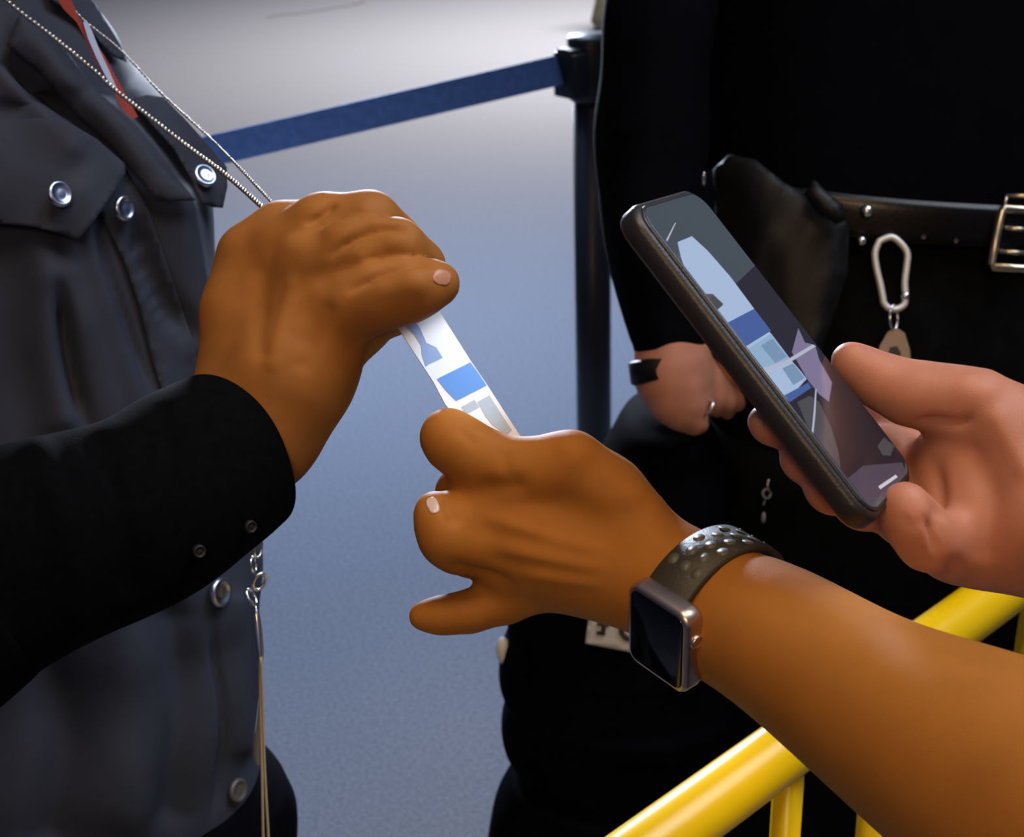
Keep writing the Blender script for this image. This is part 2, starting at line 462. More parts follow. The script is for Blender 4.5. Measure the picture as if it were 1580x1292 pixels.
# ------------------------------------------------------------------ stanchion
pt = at_z(905, 60, 1.0)          # head of the post
sc_d = proj(pt)[2]
pt = P(912, 95, 2.22); zt = P(905, 50, 2.22)[2]
base = np.array([pt[0], pt[1], 0])
st = empty('belt_stanchion', base, 'black belt barrier post standing behind the hands, its top hidden by a black sleeve', 'stanchion')
def lathe(prof, c, seg=40):
    V = []; 
    for r, z in prof:
        for j in range(seg):
            a = 2 * math.pi * j / seg; V.append((c[0] + r * math.cos(a), c[1] + r * math.sin(a), z))
    n = len(prof)
    Fc = [(i * seg + j, i * seg + (j + 1) % seg, (i + 1) * seg + (j + 1) % seg, (i + 1) * seg + j) for i in range(n - 1) for j in range(seg)]
    return V, Fc
V, Fq = lathe([(.001, .0), (.15, .0), (.155, .008), (.15, .018), (.06, .03), (.034, .045), (.001, .045)], base); mk('base', V, Fq, post_m, st)
V, Fq = lathe([(.001, .03), (.030, .03), (.030, zt - .085), (.001, zt - .085)], base); mk('post', V, Fq, post_m, st)
V, Fq = lathe([(.001, zt - .1), (.033, zt - .1), (.037, zt - .095), (.037, zt - .006), (.034, zt), (.001, zt)], base); mk('head', V, Fq, post_m, st)
# receiver on the head where the belt comes out
hx = P(874, 105, 2.2)
bl = P(340, 228, 1.86)
dirb = unit(np.array([bl[0] - hx[0], bl[1] - hx[1], 0])); nb_ = np.cross(dirb, (0, 0, 1))
rc = base + dirb * .042; rc[2] = zt - .055
V, Fq = rbox(rc, dirb, nb_, np.array([0, 0, 1.]), .016, .026, .034, .006); mk('belt_receiver', V, Fq, post_m, st)
V, Fq = rbox(rc + dirb * .004 + np.array([0, 0, .036]), dirb, nb_, np.array([0, 0, 1.]), .011, .018, .004, .004); mk('release_tab', V, Fq, dark_m, st)
# belt: ribbon from post to far left
a_t, a_b = P(872, 82, 2.2), P(872, 130, 2.2); b_t, b_b = P(326, 208, 1.95), P(345, 253, 1.95)
ext = 1.9
mb = MB(); N_ = 30; L = []
for i in range(N_):
    u = i / (N_ - 1) * ext
    t_ = a_t + (b_t - a_t) * u; b2 = a_b + (b_b - a_b) * u
    L += [t_, b2]
nn = nb_ * .0009
V = [p + nn for p in L] + [p - nn for p in L]; n = len(L); Fq = []
for i in range(N_ - 1):
    a, b, c, d = 2 * i, 2 * i + 1, 2 * i + 3, 2 * i + 2
    Fq += [(a, b, c, d), (d + n, c + n, b + n, a + n), (a, d, d + n, a + n), (c, b, b + n, c + n)]
Fq += [(0, n, n + 1, 1), (n - 2, n - 1, 2 * n - 1, 2 * n - 2)]
mk('retractable_belt', V, Fq, belt_blue, st, smooth=False)
e = a_t + (b_t - a_t) * ext
# far post which carries the other end of the belt (outside the frame)
b0 = np.array([e[0], e[1], 0.]) + dirb * .16; st2 = empty('belt_stanchion', b0, 'far left black belt post outside the frame', 'stanchion')
V, Fq = lathe([(.001, .0), (.15, .0), (.155, .008), (.15, .018), (.06, .03), (.034, .045), (.001, .045)], b0); mk('base', V, Fq, post_m, st2)
V, Fq = lathe([(.001, .03), (.030, .03), (.030, e[2]), (.036, e[2]), (.036, e[2] + .02), (.001, e[2] + .02)], b0); mk('post', V, Fq, post_m, st2)

# olive bag on the floor far behind the post
ob = at_z(928, 46, 0.0)
bo = empty('floor_bag', ob, 'olive brown bag standing on bright carpet behind the black post top', 'bag')
V, Fq = lathe([(.001, 0), (.10, 0), (.13, .05), (.10, .18), (.08, .3), (.11, .36), (.07, .5), (.001, .52)], ob + np.array([.07, 0, 0]), 24)
mk('bag_body', V, Fq, olive, bo)
V, Fq = tube(spline([ob + np.array([x, .0, z]) for x, z in ((0.02, .3), (-.07, .33), (-.16, .30), (-.2, .26))], 12), .022, 10)
mk('strap', V, Fq, grey_f, bo)

# ------------------------------------------------------------------ yellow crowd barrier
ZB = 0.81
A = at_z(1028, 1290, ZB); B = at_z(1500, 946, ZB); dB = unit(B - A)
A0 = A - dB * 0.45; B0 = B + dB * 0.9
yb = empty('crowd_barrier', ((A0 + B0) / 2 * np.array([1, 1, 0])), 'glossy yellow tubular crowd barrier crossing below the bare forearm', 'barrier')
RB = 0.0205
def bar(name, a, b, r, seg=28):
    V, Fq = tube([a, b], r, seg); return mk(name, V, Fq, yellow, yb)
cn = [A0 + np.array([0, 0, -.75]), A0 + np.array([0, 0, -.06]), A0 + dB * .02 + np.array([0, 0, -.02]), A0 + dB * .07, (A0 + B0) / 2, B0 - dB * .07, B0 - dB * .02 + np.array([0, 0, -.02]), B0 + np.array([0, 0, -.06]), B0 + np.array([0, 0, -.75])]
V, Fq = tube(cn, RB, 28); mk('top_rail', V, Fq, yellow, yb)
bar('bottom_rail', A0 + np.array([0, 0, -.62]), B0 + np.array([0, 0, -.62]), .012)
u0 = 0.0
for px in (1215, 1358, 1580):
    # where an upright meets the rail below this picture column
    pass
tt = []
for px in (1216, 1356):
    best = min(np.linspace(0, 1.5, 600), key=lambda t: abs(proj(A + dB * t + np.array([0, 0, -.045]))[0] - px)); tt.append(best)
sp = tt[1] - tt[0]
k = tt[0]
while k > -0.42: k -= sp
k += sp
L_ = np.linalg.norm(B0 - A0) - 0.45
while k < L_ - .02:
    c = A + dB * k; bar('upright', c + np.array([0, 0, -.01]), c + np.array([0, 0, -.62]), .0105, 20); k += sp
for e_ in (A0, B0):
    s = np.cross(dB, (0, 0, 1)); c = e_ * np.array([1, 1, 0])
    V, Fq = rbox(c + np.array([0, 0, .03]), s, dB, np.array([0, 0, 1.]), .22, .025, .03, .012); mk('foot', V, Fq, yellow, yb)

# ------------------------------------------------------------------ left person (charcoal shirt)
lb = P(-100, 900, 1.0); lb[2] = 0
pl = empty('person', lb, 'person in a charcoal snap-button shirt lifting a badge with one hand, black sleeve', 'person')
T = [(-260, -900, -60, .96, .12), (-100, -860, 62, .965, .13), (0, -820, 118, .97, .13), (70, -800, 166, .975, .13), (100, -800, 180, .975, .13), (125, -795, 198, .98, .13), (150, -790, 224, .98, .135), (220, -780, 280, .99, .14), (300, -770, 318, 1.0, .14),
     (400, -765, 328, 1.01, .145), (500, -765, 335, 1.02, .145), (600, -760, 345, 1.03, .145), (700, -760, 358, 1.04, .145), (800, -760, 385, 1.05, .145), (880, -760, 398, 1.06, .145), (950, -760, 392, 1.07, .145), (1060, -760, 393, 1.08, .145), (1150, -760, 388, 1.09, .14), (1200, -760, 400, 1.10, .14), (1290, -750, 412, 1.12, .14), (1380, -750, 420, 1.13, .14)]
seg = 420; nr = 330
V, Fq = hloft(T, nr, seg, 2.2)
N = vnormals(V, Fq); V = V + N * wob(V, .0025, 22, 3)[:, None]
V = sculpt(V, Fq, [
    ([(140, 310), (160, 400), (200, 520), (245, 640)], 5, -.006), ([(120, 300), (175, 500), (225, 650)], 16, .006),
    ([(85, 420), (105, 560), (135, 670)], 8, -.016), ([(210, 330), (240, 430), (300, 540)], 9, -.020), ([(60, 380), (70, 520), (95, 640)], 26, .012),
    ([(100, 430), (150, 560), (175, 660)], 26, .010), ([(275, 330), (290, 420), (305, 520)], 18, .010),
    ([(0, 90), (60, 140), (140, 190), (230, 300)], 9, -.012), ([(0, 120), (40, 160), (110, 230)], 14, .008), ([(30, 40), (110, 130), (200, 210), (270, 300)], 14, .007),
    ([(330, 920), (332, 1010), (346, 1100), (342, 1180), (322, 1290)], 4, -.006), ([(365, 930), (368, 1050), (375, 1150)], 12, .006),
    ([(180, 950), (200, 1080), (195, 1240)], 40, .012), ([(270, 960), (280, 1100), (260, 1250)], 20, -.010), ([(60, 1000), (100, 1150), (80, 1290)], 30, -.014)])
Vt, Ft = V, Fq
bt = bvh_of(Vt, Ft)
mk('shirt', V, cap(V, Fq, seg, nr), cloth_g, pl)
# trousers and shoes
TT = [(1188, -740, 396, 1.10, .12), (1212, -740, 428, 1.10, .13), (1240, -735, 447, 1.10, .13), (1292, -730, 458, 1.12, .13), (1500, -700, 440, 1.2, .12)]
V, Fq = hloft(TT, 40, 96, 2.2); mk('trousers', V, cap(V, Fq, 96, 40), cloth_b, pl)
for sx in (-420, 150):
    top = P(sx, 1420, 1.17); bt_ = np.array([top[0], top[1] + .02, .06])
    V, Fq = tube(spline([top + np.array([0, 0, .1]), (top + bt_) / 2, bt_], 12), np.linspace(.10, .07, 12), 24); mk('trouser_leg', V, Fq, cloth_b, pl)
    V, Fq = rbox(np.array([bt_[0] + .06, bt_[1], .045]), np.array([1., 0, 0]), np.array([0, 1., 0]), np.array([0, 0, 1.]), .14, .05, .045, .045, er=.02); mk('shoe', V, Fq, leather, pl)
# placket, flaps, pockets
patch('placket', bt, [(148, 215), (196, 262), (232, 330), (262, 420), (296, 520), (318, 600), (300, 640), (262, 640), (236, 560), (214, 470), (190, 400), (160, 340), (140, 280)], cloth_g, pl, .003, .004, 10, smooth_it=3)
lapel = patch('front_fold', bt, [(30, 20), (90, 60), (139, 128), (190, 185), (232, 235), (262, 272), (284, 292), (303, 309), (262, 311), (236, 304), (206, 268), (170, 225), (120, 180), (60, 110), (10, 70)], cloth_g, pl, .012, .006, 9, smooth_it=8, puff=.004)
fl1 = patch('pocket_flap', bt, [(-60, 200), (0, 186), (60, 182), (105, 188), (150, 215), (192, 252), (194, 266), (176, 296), (150, 334), (121, 371), (92, 360), (50, 350), (0, 345), (-60, 345)], cloth_g, pl, .014, .005, 10, smooth_it=14, puff=.004)
fl2 = patch('pocket_flap', bt, [(205, 153), (228, 146), (252, 150), (282, 180), (320, 222), (350, 258), (351, 288), (344, 321), (328, 320), (311, 314), (298, 282), (268, 230), (232, 190)], cloth_g, pl, .016, .005, 8, smooth_it=30, puff=.003)
# collar / inner dark layers near the top
patch('collar_point', bt, [(60, -60), (120, -30), (150, 10), (186, 70), (196, 96), (176, 88), (150, 60), (122, 30), (80, 0)], cloth_g, pl, .012, .004, 9, smooth_it=8)
def stud(px, py, r, parent, bv, lift, name='snap_button', hintn=None, m=None, ell=1.0):
    p, n = hitpt(bv, px, py, .95)
    d = (p - CAM) @ FW - lift
    p = P(px, py, d); n = unit(n * .6 - unit(ray(px, py)) * .6) if hintn is None else hintn
    V, Fq = disc(p, n, r, .003, 22, ell=ell, dome=.0006); return mk(name, V, Fq, m or steel_b, parent)
nR = unit(RT * .75 - FW * .65 + UP * .15)
stud(91, 300, .0084, pl, bt, .0235, hintn=nR); stud(190, 322, .0084, pl, bt, .010, hintn=unit(RT * .9 - FW * .5)); stud(315, 272, .0085, pl, bt, .034, hintn=unit(RT * .6 - FW * .7 + UP * .35))
stud(339, 914, .0105, pl, bt, .004, hintn=unit(RT * 1 - FW * .5)); stud(366, 1220, .009, pl, bt, .004, hintn=unit(RT * 1 - FW * .6), m=mat('dull_button', (.12, .12, .12), .5, metal=.5, bump=.1))
# sleeve
def sleeve(name, nodes, n, sg, m, parent, amp, sc, seed, lip=0.0):
    S = spline([np.append(P(a, b, c), d * c / F) for a, b, c, d in nodes], n)
    V, Fq = tube(S[:, :3], S[:, 3], sg, caps=False); V = np.array(V)
    Fq = [f[::-1] for f in Fq]
    N = vnormals(V, Fq)
    ctr = np.repeat(S[:, :3], sg, 0)
    if ((V - ctr) * N).sum() < 0: Fq = [f[::-1] for f in Fq]; N = -N
    V = V + N * wob(V, amp, sc, seed)[:, None]
    if lip:
        c = S[0, :3]; r0 = V[:sg]; ax = unit(S[0, :3] - S[1, :3])
        ex = [c + (r0 - c) * (1 - .05) + ax * .002, c + (r0 - c) * .88 + ax * .0005, c + (r0 - c) * .86 - ax * lip]
        base_ = len(V)
        V = np.vstack([V] + ex)
        prev = 0
        for q in range(3):
            nb = base_ + q * sg
            for j in range(sg):
                f = (prev + j, prev + (j + 1) % sg, nb + (j + 1) % sg, nb + j); Fq.append(f)
            prev = nb
    return V, Fq
sn = [(353, 702, .666, 133), (300, 737, .648, 139), (200, 797, .622, 150), (0, 868, .60, 176), (-250, 960, .60, 205), (-420, 800, .75, 190), (-520, 300, .9, 170), (-520, 0, .95, 160)]
V, Fq = sleeve('sleeve', sn, 150, 90, None, None, .0016, 45, 5, lip=.05)
V = sculpt(V, Fq, [([(250, 620), (270, 720), (265, 850)], 5, -.0035), ([(150, 690), (190, 800), (200, 900)], 14, -.004), ([(60, 700), (110, 830), (120, 960)], 16, .004)])
bs = bvh_of(V, Fq)
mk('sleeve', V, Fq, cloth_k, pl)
for a, b in ((384, 812), (306, 850)): stud(a, b, .0028, pl, bs, .001, name='cuff_stud', m=mat('dark_stud', (.02, .02, .022), .5, metal=.5, bump=.05))

# hand of the left person
wr = [(385, 655, .682, 86), (335, 735, .670, 78), (200, 795, .635, 84), (60, 850, .61, 90)]
G = [[
    [(372, 620, .69, 58), (394, 398, .70, 46)],
    [(375, 625, .685, 68), (440, 385, .69, 50)],
    [(395, 640, .68, 74), (482, 420, .672, 54)],
    [(420, 660, .675, 74), (470, 560, .67, 78), (528, 478, .658, 54)],
    wr, [(362, 600, .69, 50), (362, 480, .695, 42), (385, 400, .70, 43)], [(400, 680, .67, 78), (440, 600, .67, 84)]],
    [(392, 396, .70, 48), (436, 360, .698, 45), (500, 350, .698, 41), (545, 395, .73, 34), (540, 440, .75, 28)],
    [(440, 385, .69, 52), (500, 352, .682, 50), (570, 344, .678, 45), (606, 372, .690, 39), (620, 412, .71, 32)],
    [(482, 420, .672, 54), (550, 394, .662, 51), (610, 386, .660, 45), (646, 410, .672, 36), (655, 445, .69, 28)],
    [(528, 478, .658, 54), (585, 458, .650, 49), (635, 448, .647, 44), (670, 438, .651, 32), (679, 437, .652, 26)],
    [(450, 630, .69, 52), (505, 565, .70, 42), (560, 512, .70, 32), (610, 488, .688, 24), (640, 480, .684, 20)],
]
V, Fq = field_mesh(G, .0017, .008, .011, .0012)
V = relax(V, Fq, 4)
V = sculpt(V, Fq, [([(505, 400), (535, 375), (570, 357), (610, 352), (640, 362)], 5, -.0038), ([(535, 455), (565, 434), (600, 415), (640, 405), (680, 412)], 5, -.0042), ([(470, 350), (500, 330), (520, 312)], 5, -.0028), ([(560, 395), (600, 378)], 12, .0016), ([(590, 445), (640, 438)], 13, .0014), ([(510, 352), (560, 330)], 12, .0014),
    ([(450, 383), (470, 392)], 26, .0016), ([(525, 462), (535, 468)], 24, .001), ([(420, 560), (450, 440)], 9, .0012), ([(400, 540), (400, 420)], 10, -.0012), ([(470, 560), (505, 480)], 10, -.0015),
    ([(440, 400), (400, 470)], 16, -.0018), ([(500, 440), (470, 520)], 14, -.0018), ([(570, 330), (578, 336)], 14, .0015), ([(618, 372), (626, 380)], 13, .0015), ([(640, 430), (650, 436)], 14, .0012)])
hb = mk('body', V, Fq, skin_l, pl)
def nail_on(bv, px, py, to, w, l, parent, m=nail_m):
    """thin nail plate lying on the finger: centre px, direction of the tip, half sizes in pixels"""
    a = math.atan2(to[1] - py, to[0] - px); pl_ = []
    for k in range(16):
        t = 2 * math.pi * k / 16; c_, s_ = math.cos(t), math.sin(t)
        u = l * math.copysign(abs(c_) ** .7, c_); v = w * math.copysign(abs(s_) ** .7, s_)
        pl_.append((px + u * math.cos(a) - v * math.sin(a), py + u * math.sin(a) + v * math.cos(a)))
    return patch('finger_nail', bv, pl_, m, parent, .0003, .0008, 4, smooth_it=1)
bh = bvh_of(V, Fq)
nail_on(bh, 682, 428, (703, 434), 12, 14, hb)

# ball chain around the neck, two strands running to the hand
s1 = [(-40, -45, .87), (21, 10, .865), (66, 45, .86), (104, 75, .85), (150, 113, .84), (174, 136, .835), (244, 191, .81), (296, 231, .79), (352, 273, .76), (414, 329, .715), (430, 350, .70)]
s2 = [(60, -60, .90), (97, -10, .90), (122, 24, .895), (150, 48, .89), (181, 73, .88), (209, 101, .87), (251, 146, .855), (320, 209, .82), (362, 251, .79), (432, 326, .72), (448, 345, .71)]
nc = empty('neck_chain', P(150, 100, .85), 'thin metal ball chain hanging from the neck and pulled taut to the raised hand', 'chain')
for s in (s1, s2):
    mb = MB(); S = spline([P(*p) for p in s], 200); 
    L = np.append(0, np.cumsum(np.linalg.norm(np.diff(S, axis=0), axis=1))); dd = .0035
    r = .0014 if s is s1 else .00095
    for t in np.arange(0, L[-1], dd):
        c = np.array([np.interp(t, L, S[:, q]) for q in range(3)]); V, Fq = ball(c, r, 8, 6); mb.add(V, Fq)
    V, Fq = tube(S, .0004, 6); mb.add(V, Fq)
    mb.build('chain_strand', chain_m, nc)

# red tag in the shirt opening
rt = empty('name_tag', P(160, 90, .87), 'red flat tag with pale blue edge tucked in the charcoal shirt front', 'tag')
def slab(name, poly, depthf, th, m, parent):
    n = len(poly); V = [P(x, y, depthf(x, y)) for x, y in poly] + [P(x, y, depthf(x, y) + th) for x, y in poly]
    return mk(name, V, [tuple(range(n))[::-1], tuple(range(n, 2 * n))] + [(i, (i + 1) % n, (i + 1) % n + n, i + n) for i in range(n)], m, parent, smooth=False)
dr = lambda x, y: .862 - (y - 90) * .00012
slab('tag_body', [(78, -20), (102, -20), (118, 20), (134, 48), (160, 84), (184, 128), (203, 162), (213, 180), (205, 184), (190, 170), (172, 134), (150, 100), (132, 60), (118, 34), (98, 14)], dr, .003, red_m, rt)
slab('tag_edge', [(128, 34), (134, 32), (142, 48), (154, 78), (168, 108), (180, 136), (175, 138), (163, 118), (148, 88), (136, 60)], lambda x, y: dr(x, y) - .002, .003, ltblue, rt)

# key chain, whistle and cord hanging at the shirt front
kc = empty('hanging_keychain', P(395, 880, .90), 'silver clip and thin tan cords hanging down beside the charcoal shirt hem', 'keychain')
def pxtube(nodes, m, parent, name, seg=10, n=24, closed=False, flat=1.):
    S = spline([np.append(P(a, b, c), d * c / F) for a, b, c, d in nodes], n); V, Fq = tube(S[:, :3], S[:, 3], seg, closed=closed, flat=flat)
    return mk(name, V, Fq, m, parent)
def link(px, py, d, rx, ry, ang, wd, m, parent, name, depthamp=0.0):
    pts = []
    for k in range(28):
        a = 2 * math.pi * k / 28; x = rx * math.cos(a); y = ry * math.sin(a)
        pts.append((P(px + x * math.cos(ang) - y * math.sin(ang), py + x * math.sin(ang) + y * math.cos(ang), d + depthamp * math.cos(a))))
    V, Fq = tube(pts, wd * d / F, 8, closed=True); return mk(name, V, Fq, m, parent)
link(398, 845, .9, 6, 16, .1, 2.2, steel, kc, 'chain_link', .004); link(391, 872, .9, 4, 12, -.1, 2.2, steel, kc, 'chain_link', .004)
link(400, 898, .9, 8, 14, .5, 2.6, steel, kc, 'chain_link', .003); link(388, 922, .9, 5, 13, -.5, 2.6, steel, kc, 'chain_link', .003)
pxtube([(394, 935, .9, 2), (396, 950, .9, 5), (399, 980, .9, 6), (402, 1010, .9, 5), (402, 1025, .9, 2)], steel, kc, 'clip_body')
pxtube([(401, 1015, .9, 2), (402, 1080, .91, 2.2), (404, 1180, .92, 2.2), (406, 1292, .93, 2.2), (408, 1400, .94, 2.2)], cord_m, kc, 'cord')
pxtube([(402, 1015, .895, 2), (405, 1080, .905, 2.2), (408, 1180, .915, 2.2), (414, 1292, .925, 2.2), (418, 1400, .935, 2.2)], cord_m, kc, 'cord')
pxtube([(403, 1060, .91, 1.5), (400, 1110, .915, 4), (396, 1165, .92, 6), (399, 1182, .92, 2)], grey_f, kc, 'cord_tab', flat=.3)

# ------------------------------------------------------------------ badge card between the two hands
cq = [(610, 490, .664), (668, 452, .672), (822, 722, .690), (760, 756, .682)]
c0, c1, c3 = P(*cq[0]), P(*cq[1]), P(*cq[3])
cn_ = unit(np.cross(c1 - c0, c3 - c0)); cn_ = cn_ if cn_ @ FW < 0 else -cn_
def on_plane(px, py, p0, n, off=0.0):
    r = ray(px, py); return CAM + r * (((p0 + n * off - CAM) @ n) / (r @ n))
def plane_poly(mb, poly, p0, n, off, m):
    V = [on_plane(x, y, p0, n, off) for x, y in poly]
    a = sum(poly[i][0] * poly[(i + 1) % len(poly)][1] - poly[(i + 1) % len(poly)][0] * poly[i][1] for i in range(len(poly)))
    mb.add(V, [tuple(range(len(V))) if a < 0 else tuple(range(len(V)))[::-1]], m)
mb = MB()
outl = [(600, 482), (658, 448), (672, 471), (727, 558), (753, 596), (804, 675), (824, 706), (763, 720), (723, 668), (687, 624), (669, 590), (615, 507)]
V = [on_plane(x, y, c0, cn_) for x, y in outl]; n = len(V); V2 = [p - cn_ * .0008 for p in V]
mb.add(V + V2, [tuple(range(n))[::-1], tuple(range(n, 2 * n))] + [(i, (i + 1) % n, (i + 1) % n + n, i + n) for i in range(n)], 0)
plane_poly(mb, [(624, 500), (638, 492), (648, 506), (658, 529), (673, 536), (683, 552), (676, 556), (662, 562), (657, 566), (651, 548), (650, 534), (640, 518)], c0, cn_, .0002, 2)
plane_poly(mb, [(674, 585), (726, 559), (739, 577), (751, 595), (704, 619), (688, 603)], c0, cn_, .0002, 1)
plane_poly(mb, [(712, 628), (732, 617), (740, 628), (719, 640)], c0, cn_, .0002, 3)
plane_poly(mb, [(737, 620), (755, 610), (773, 638), (790, 664), (782, 671), (760, 656), (749, 642)], c0, cn_, .0002, 3)
idc = mb.build('badge_card', [card_w, card_b, card_s, card_g], None, smooth=False)
meta(idc, 'white badge card with a blue band held between the two hands', 'badge')

# ------------------------------------------------------------------ person on the right whose arms reach in
pr_base = np.array([.55, .12, 0.])
pr = empty('person', pr_base, 'person reaching in from the right with bare arms, wrist watch on, phone in hand', 'person')
G = [[
    smc([(985, 870, .650, 76), (1090, 934, .634, 83), (1200, 988, .605, 100), (1365, 1098, .565, 127), (1560, 1207, .525, 174), (1850, 1360, .48, 230)], 26),
    [(985, 815, .65, 50), (935, 765, .652, 54), (880, 722, .652, 52)],
    [(965, 858, .652, 68), (742, 790, .662, 52)],
    [(965, 878, .652, 70), (752, 838, .662, 46)],
    [(980, 885, .652, 72), (790, 872, .668, 44)],
    [(975, 890, .656, 66), (838, 898, .672, 38)],
    [(900, 760, .66, 52), (760, 760, .668, 45)]],
    [(880, 722, .652, 52), (830, 724, .652, 43), (782, 725, .653, 43), (735, 706, .655, 43), (697, 680, .657, 41), (690, 672, .657, 38)],
    [(742, 785, .662, 44), (715, 762, .672, 38), (735, 722, .68, 30), (752, 697, .673, 24), (754, 690, .670, 20)],
    [(752, 840, .662, 44), (710, 842, .655, 39), (688, 830, .650, 36), (677, 802, .650, 31), (669, 786, .652, 26)],
    [(775, 870, .668, 42), (720, 850, .685, 34), (690, 822, .695, 28)],
    [(838, 898, .672, 38), (780, 925, .672, 33), (725, 944, .668, 28), (680, 950, .665, 24), (650, 951, .664, 21)],
]
V1, F1 = field_mesh(G, .0019, .009, .009, .0018)
V1 = relax(V1, F1, 5)
V1 = sculpt(V1, F1, [([(960, 855), (850, 830), (730, 790)], 7, .0010), ([(950, 880), (850, 865), (760, 845)], 7, .0012), ([(940, 905), (860, 895), (800, 885)], 6, .001),
    ([(900, 840), (800, 830), (700, 812)], 9, -.0006), ([(900, 880), (800, 868), (745, 862)], 9, -.0007), ([(800, 905), (760, 890), (720, 880), (690, 868)], 6, -.0025), ([(820, 745), (780, 752), (730, 750)], 10, -.002),
    ([(1005, 780), (985, 765)], 18, .003), ([(880, 690), (890, 700)], 18, .002), ([(930, 820), (880, 790)], 26, -.0025), ([(700, 800), (690, 780)], 8, -.0025), ([(714, 668), (730, 682)], 5, -.0008), ([(780, 700), (790, 735)], 4, -.0006), ([(772, 702), (781, 735)], 4, -.0006)])
GP = [[
    [(1560, 690, .625, 92), (1600, 790, .62, 108), (1800, 900, .57, 120), (2100, 1080, .50, 150)],
    [(1500, 715, .635, 75), (1520, 800, .63, 88), (1580, 800, .625, 100)],
    [(1490, 730, .64, 78), (1500, 810, .625, 76)],
    [(1470, 835, .62, 54), (1560, 815, .62, 88)]],
    [(1560, 680, .622, 78), (1505, 630, .622, 56), (1450, 614, .625, 46), (1400, 606, .63, 44), (1350, 584, .635, 36), (1316, 561, .638, 26), (1310, 556, .638, 22)],
    [(1465, 840, .61, 52), (1432, 832, .60, 44), (1408, 806, .592, 38), (1397, 784, .590, 30), (1394, 776, .590, 26)],
    [(1470, 790, .65, 52), (1400, 800, .64, 40), (1330, 778, .615, 34), (1282, 756, .597, 31), (1268, 748, .592, 28)],
    [(1460, 760, .66, 50), (1380, 750, .655, 38), (1290, 730, .62, 33), (1243, 712, .600, 29), (1232, 706, .597, 26)],
    [(1460, 730, .67, 48), (1360, 700, .66, 36), (1250, 680, .62, 30), (1190, 656, .600, 25), (1178, 650, .597, 22)],
    [(1450, 700, .68, 46), (1340, 640, .67, 34), (1280, 610, .65, 28)],
]
V2, F2 = field_mesh(GP, .0019, .009, .011, .0018)
V2 = relax(V2, F2, 4)
V2 = sculpt(V2, F2, [([(1400, 655), (1440, 650), (1480, 652), (1505, 640)], 5, -.003), ([(1440, 700), (1450, 780), (1440, 850)], 9, -.0030), ([(1470, 870), (1458, 900)], 7, -.0015), ([(1425, 790), (1440, 830), (1440, 860)], 5, -.002), ([(1500, 700), (1530, 760), (1520, 850)], 14, -.0022), ([(1540, 650), (1580, 720)], 16, .003),
    ([(1495, 600), (1512, 606)], 20, .0025), ([(1394, 800), (1404, 812)], 5, -.0005)])
# upper arms and chest (outside the frame)
el1, r1_ = node((1850, 1350, .48, 200)); el2, r2_ = node((2100, 1080, .50, 140))
def wseg(prims, vox):
    lo = np.min([np.minimum(a - r, b - q) for a, b, r, q in prims], 0) - .03; hi = np.max([np.maximum(a + r, b + q) for a, b, r, q in prims], 0) + .03
    ns = np.ceil((hi - lo) / vox).astype(int) + 1
    Gd = np.stack(np.meshgrid(*[lo[i] + vox * np.arange(ns[i]) for i in range(3)], indexing='ij'), -1).astype(np.float32)
    d = None
    for a, b, r, q in prims:
        e_ = seg_sdf(Gd, np.float32(a), np.float32(b), r, q); d = e_ if d is None else smin(d, e_, .04)
    return surface_nets(d, lo, vox)
ch = np.array([.58, .0, 1.22]); 
s_l = np.array([.44, -.10, 1.36]); s_r = np.array([.72, .10, 1.36])
V3, F3 = wseg([(el1, s_l, .046, .055), (el2, s_r, .042, .055), (s_l, s_r, .07, .07), (ch + [0, 0, .12], ch - [0, 0, .30], .12, .13), (ch + [0, 0, .2], ch + [0, 0, .3], .06, .055)], .008)
VV = np.vstack([V1, V2, V3]); FF = np.vstack([F1, F2 + len(V1), F3 + len(V1) + len(V2)])
fmi = np.concatenate([np.zeros(len(F1)), np.ones(len(F2)), np.zeros(len(F3))])
body_r = mk('body', VV, FF, [skin_a, skin_p], pr, True, fmi)
V, Fq = wseg([(s_l, s_r, .085, .085), (s_l, s_l * .7 + el1 * .3, .072, .07), (s_r, s_r * .7 + el2 * .3, .072, .07), (ch + [0, 0, .1], ch - [0, 0, .30], .145, .15)], .008)
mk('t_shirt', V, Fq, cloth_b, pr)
V, Fq = wseg([(ch + [-.08, -.03, -.33], np.array([.47, .08, .08]), .10, .06), (ch + [.08, .03, -.33], np.array([.67, .16, .08]), .10, .06), (ch + [0, 0, -.33], ch + [0, 0, -.30], .15, .15)], .010)
mk('trousers', V, Fq, cloth_t, pr)
for c in ((.45, .12, .04), (.65, .20, .04)):
    V, Fq = rbox(np.array(c), np.array([-.4, .9, 0]) / .985, np.array([.9, .4, 0]) / .985, np.array([0, 0, 1.]), .13, .05, .04, .045, er=.02); mk('shoe', V, Fq, leather, pr)
b1 = bvh_of(V1, F1); b2 = bvh_of(V2, F2)
nail_on(b1, 668, 780, (662, 765), 9, 13, body_r, m=mat('pale_nail', (.62, .5, .46), .2, bump=.02))
nail_on(b2, 1170, 652, (1160, 643), 7, 9, body_r)

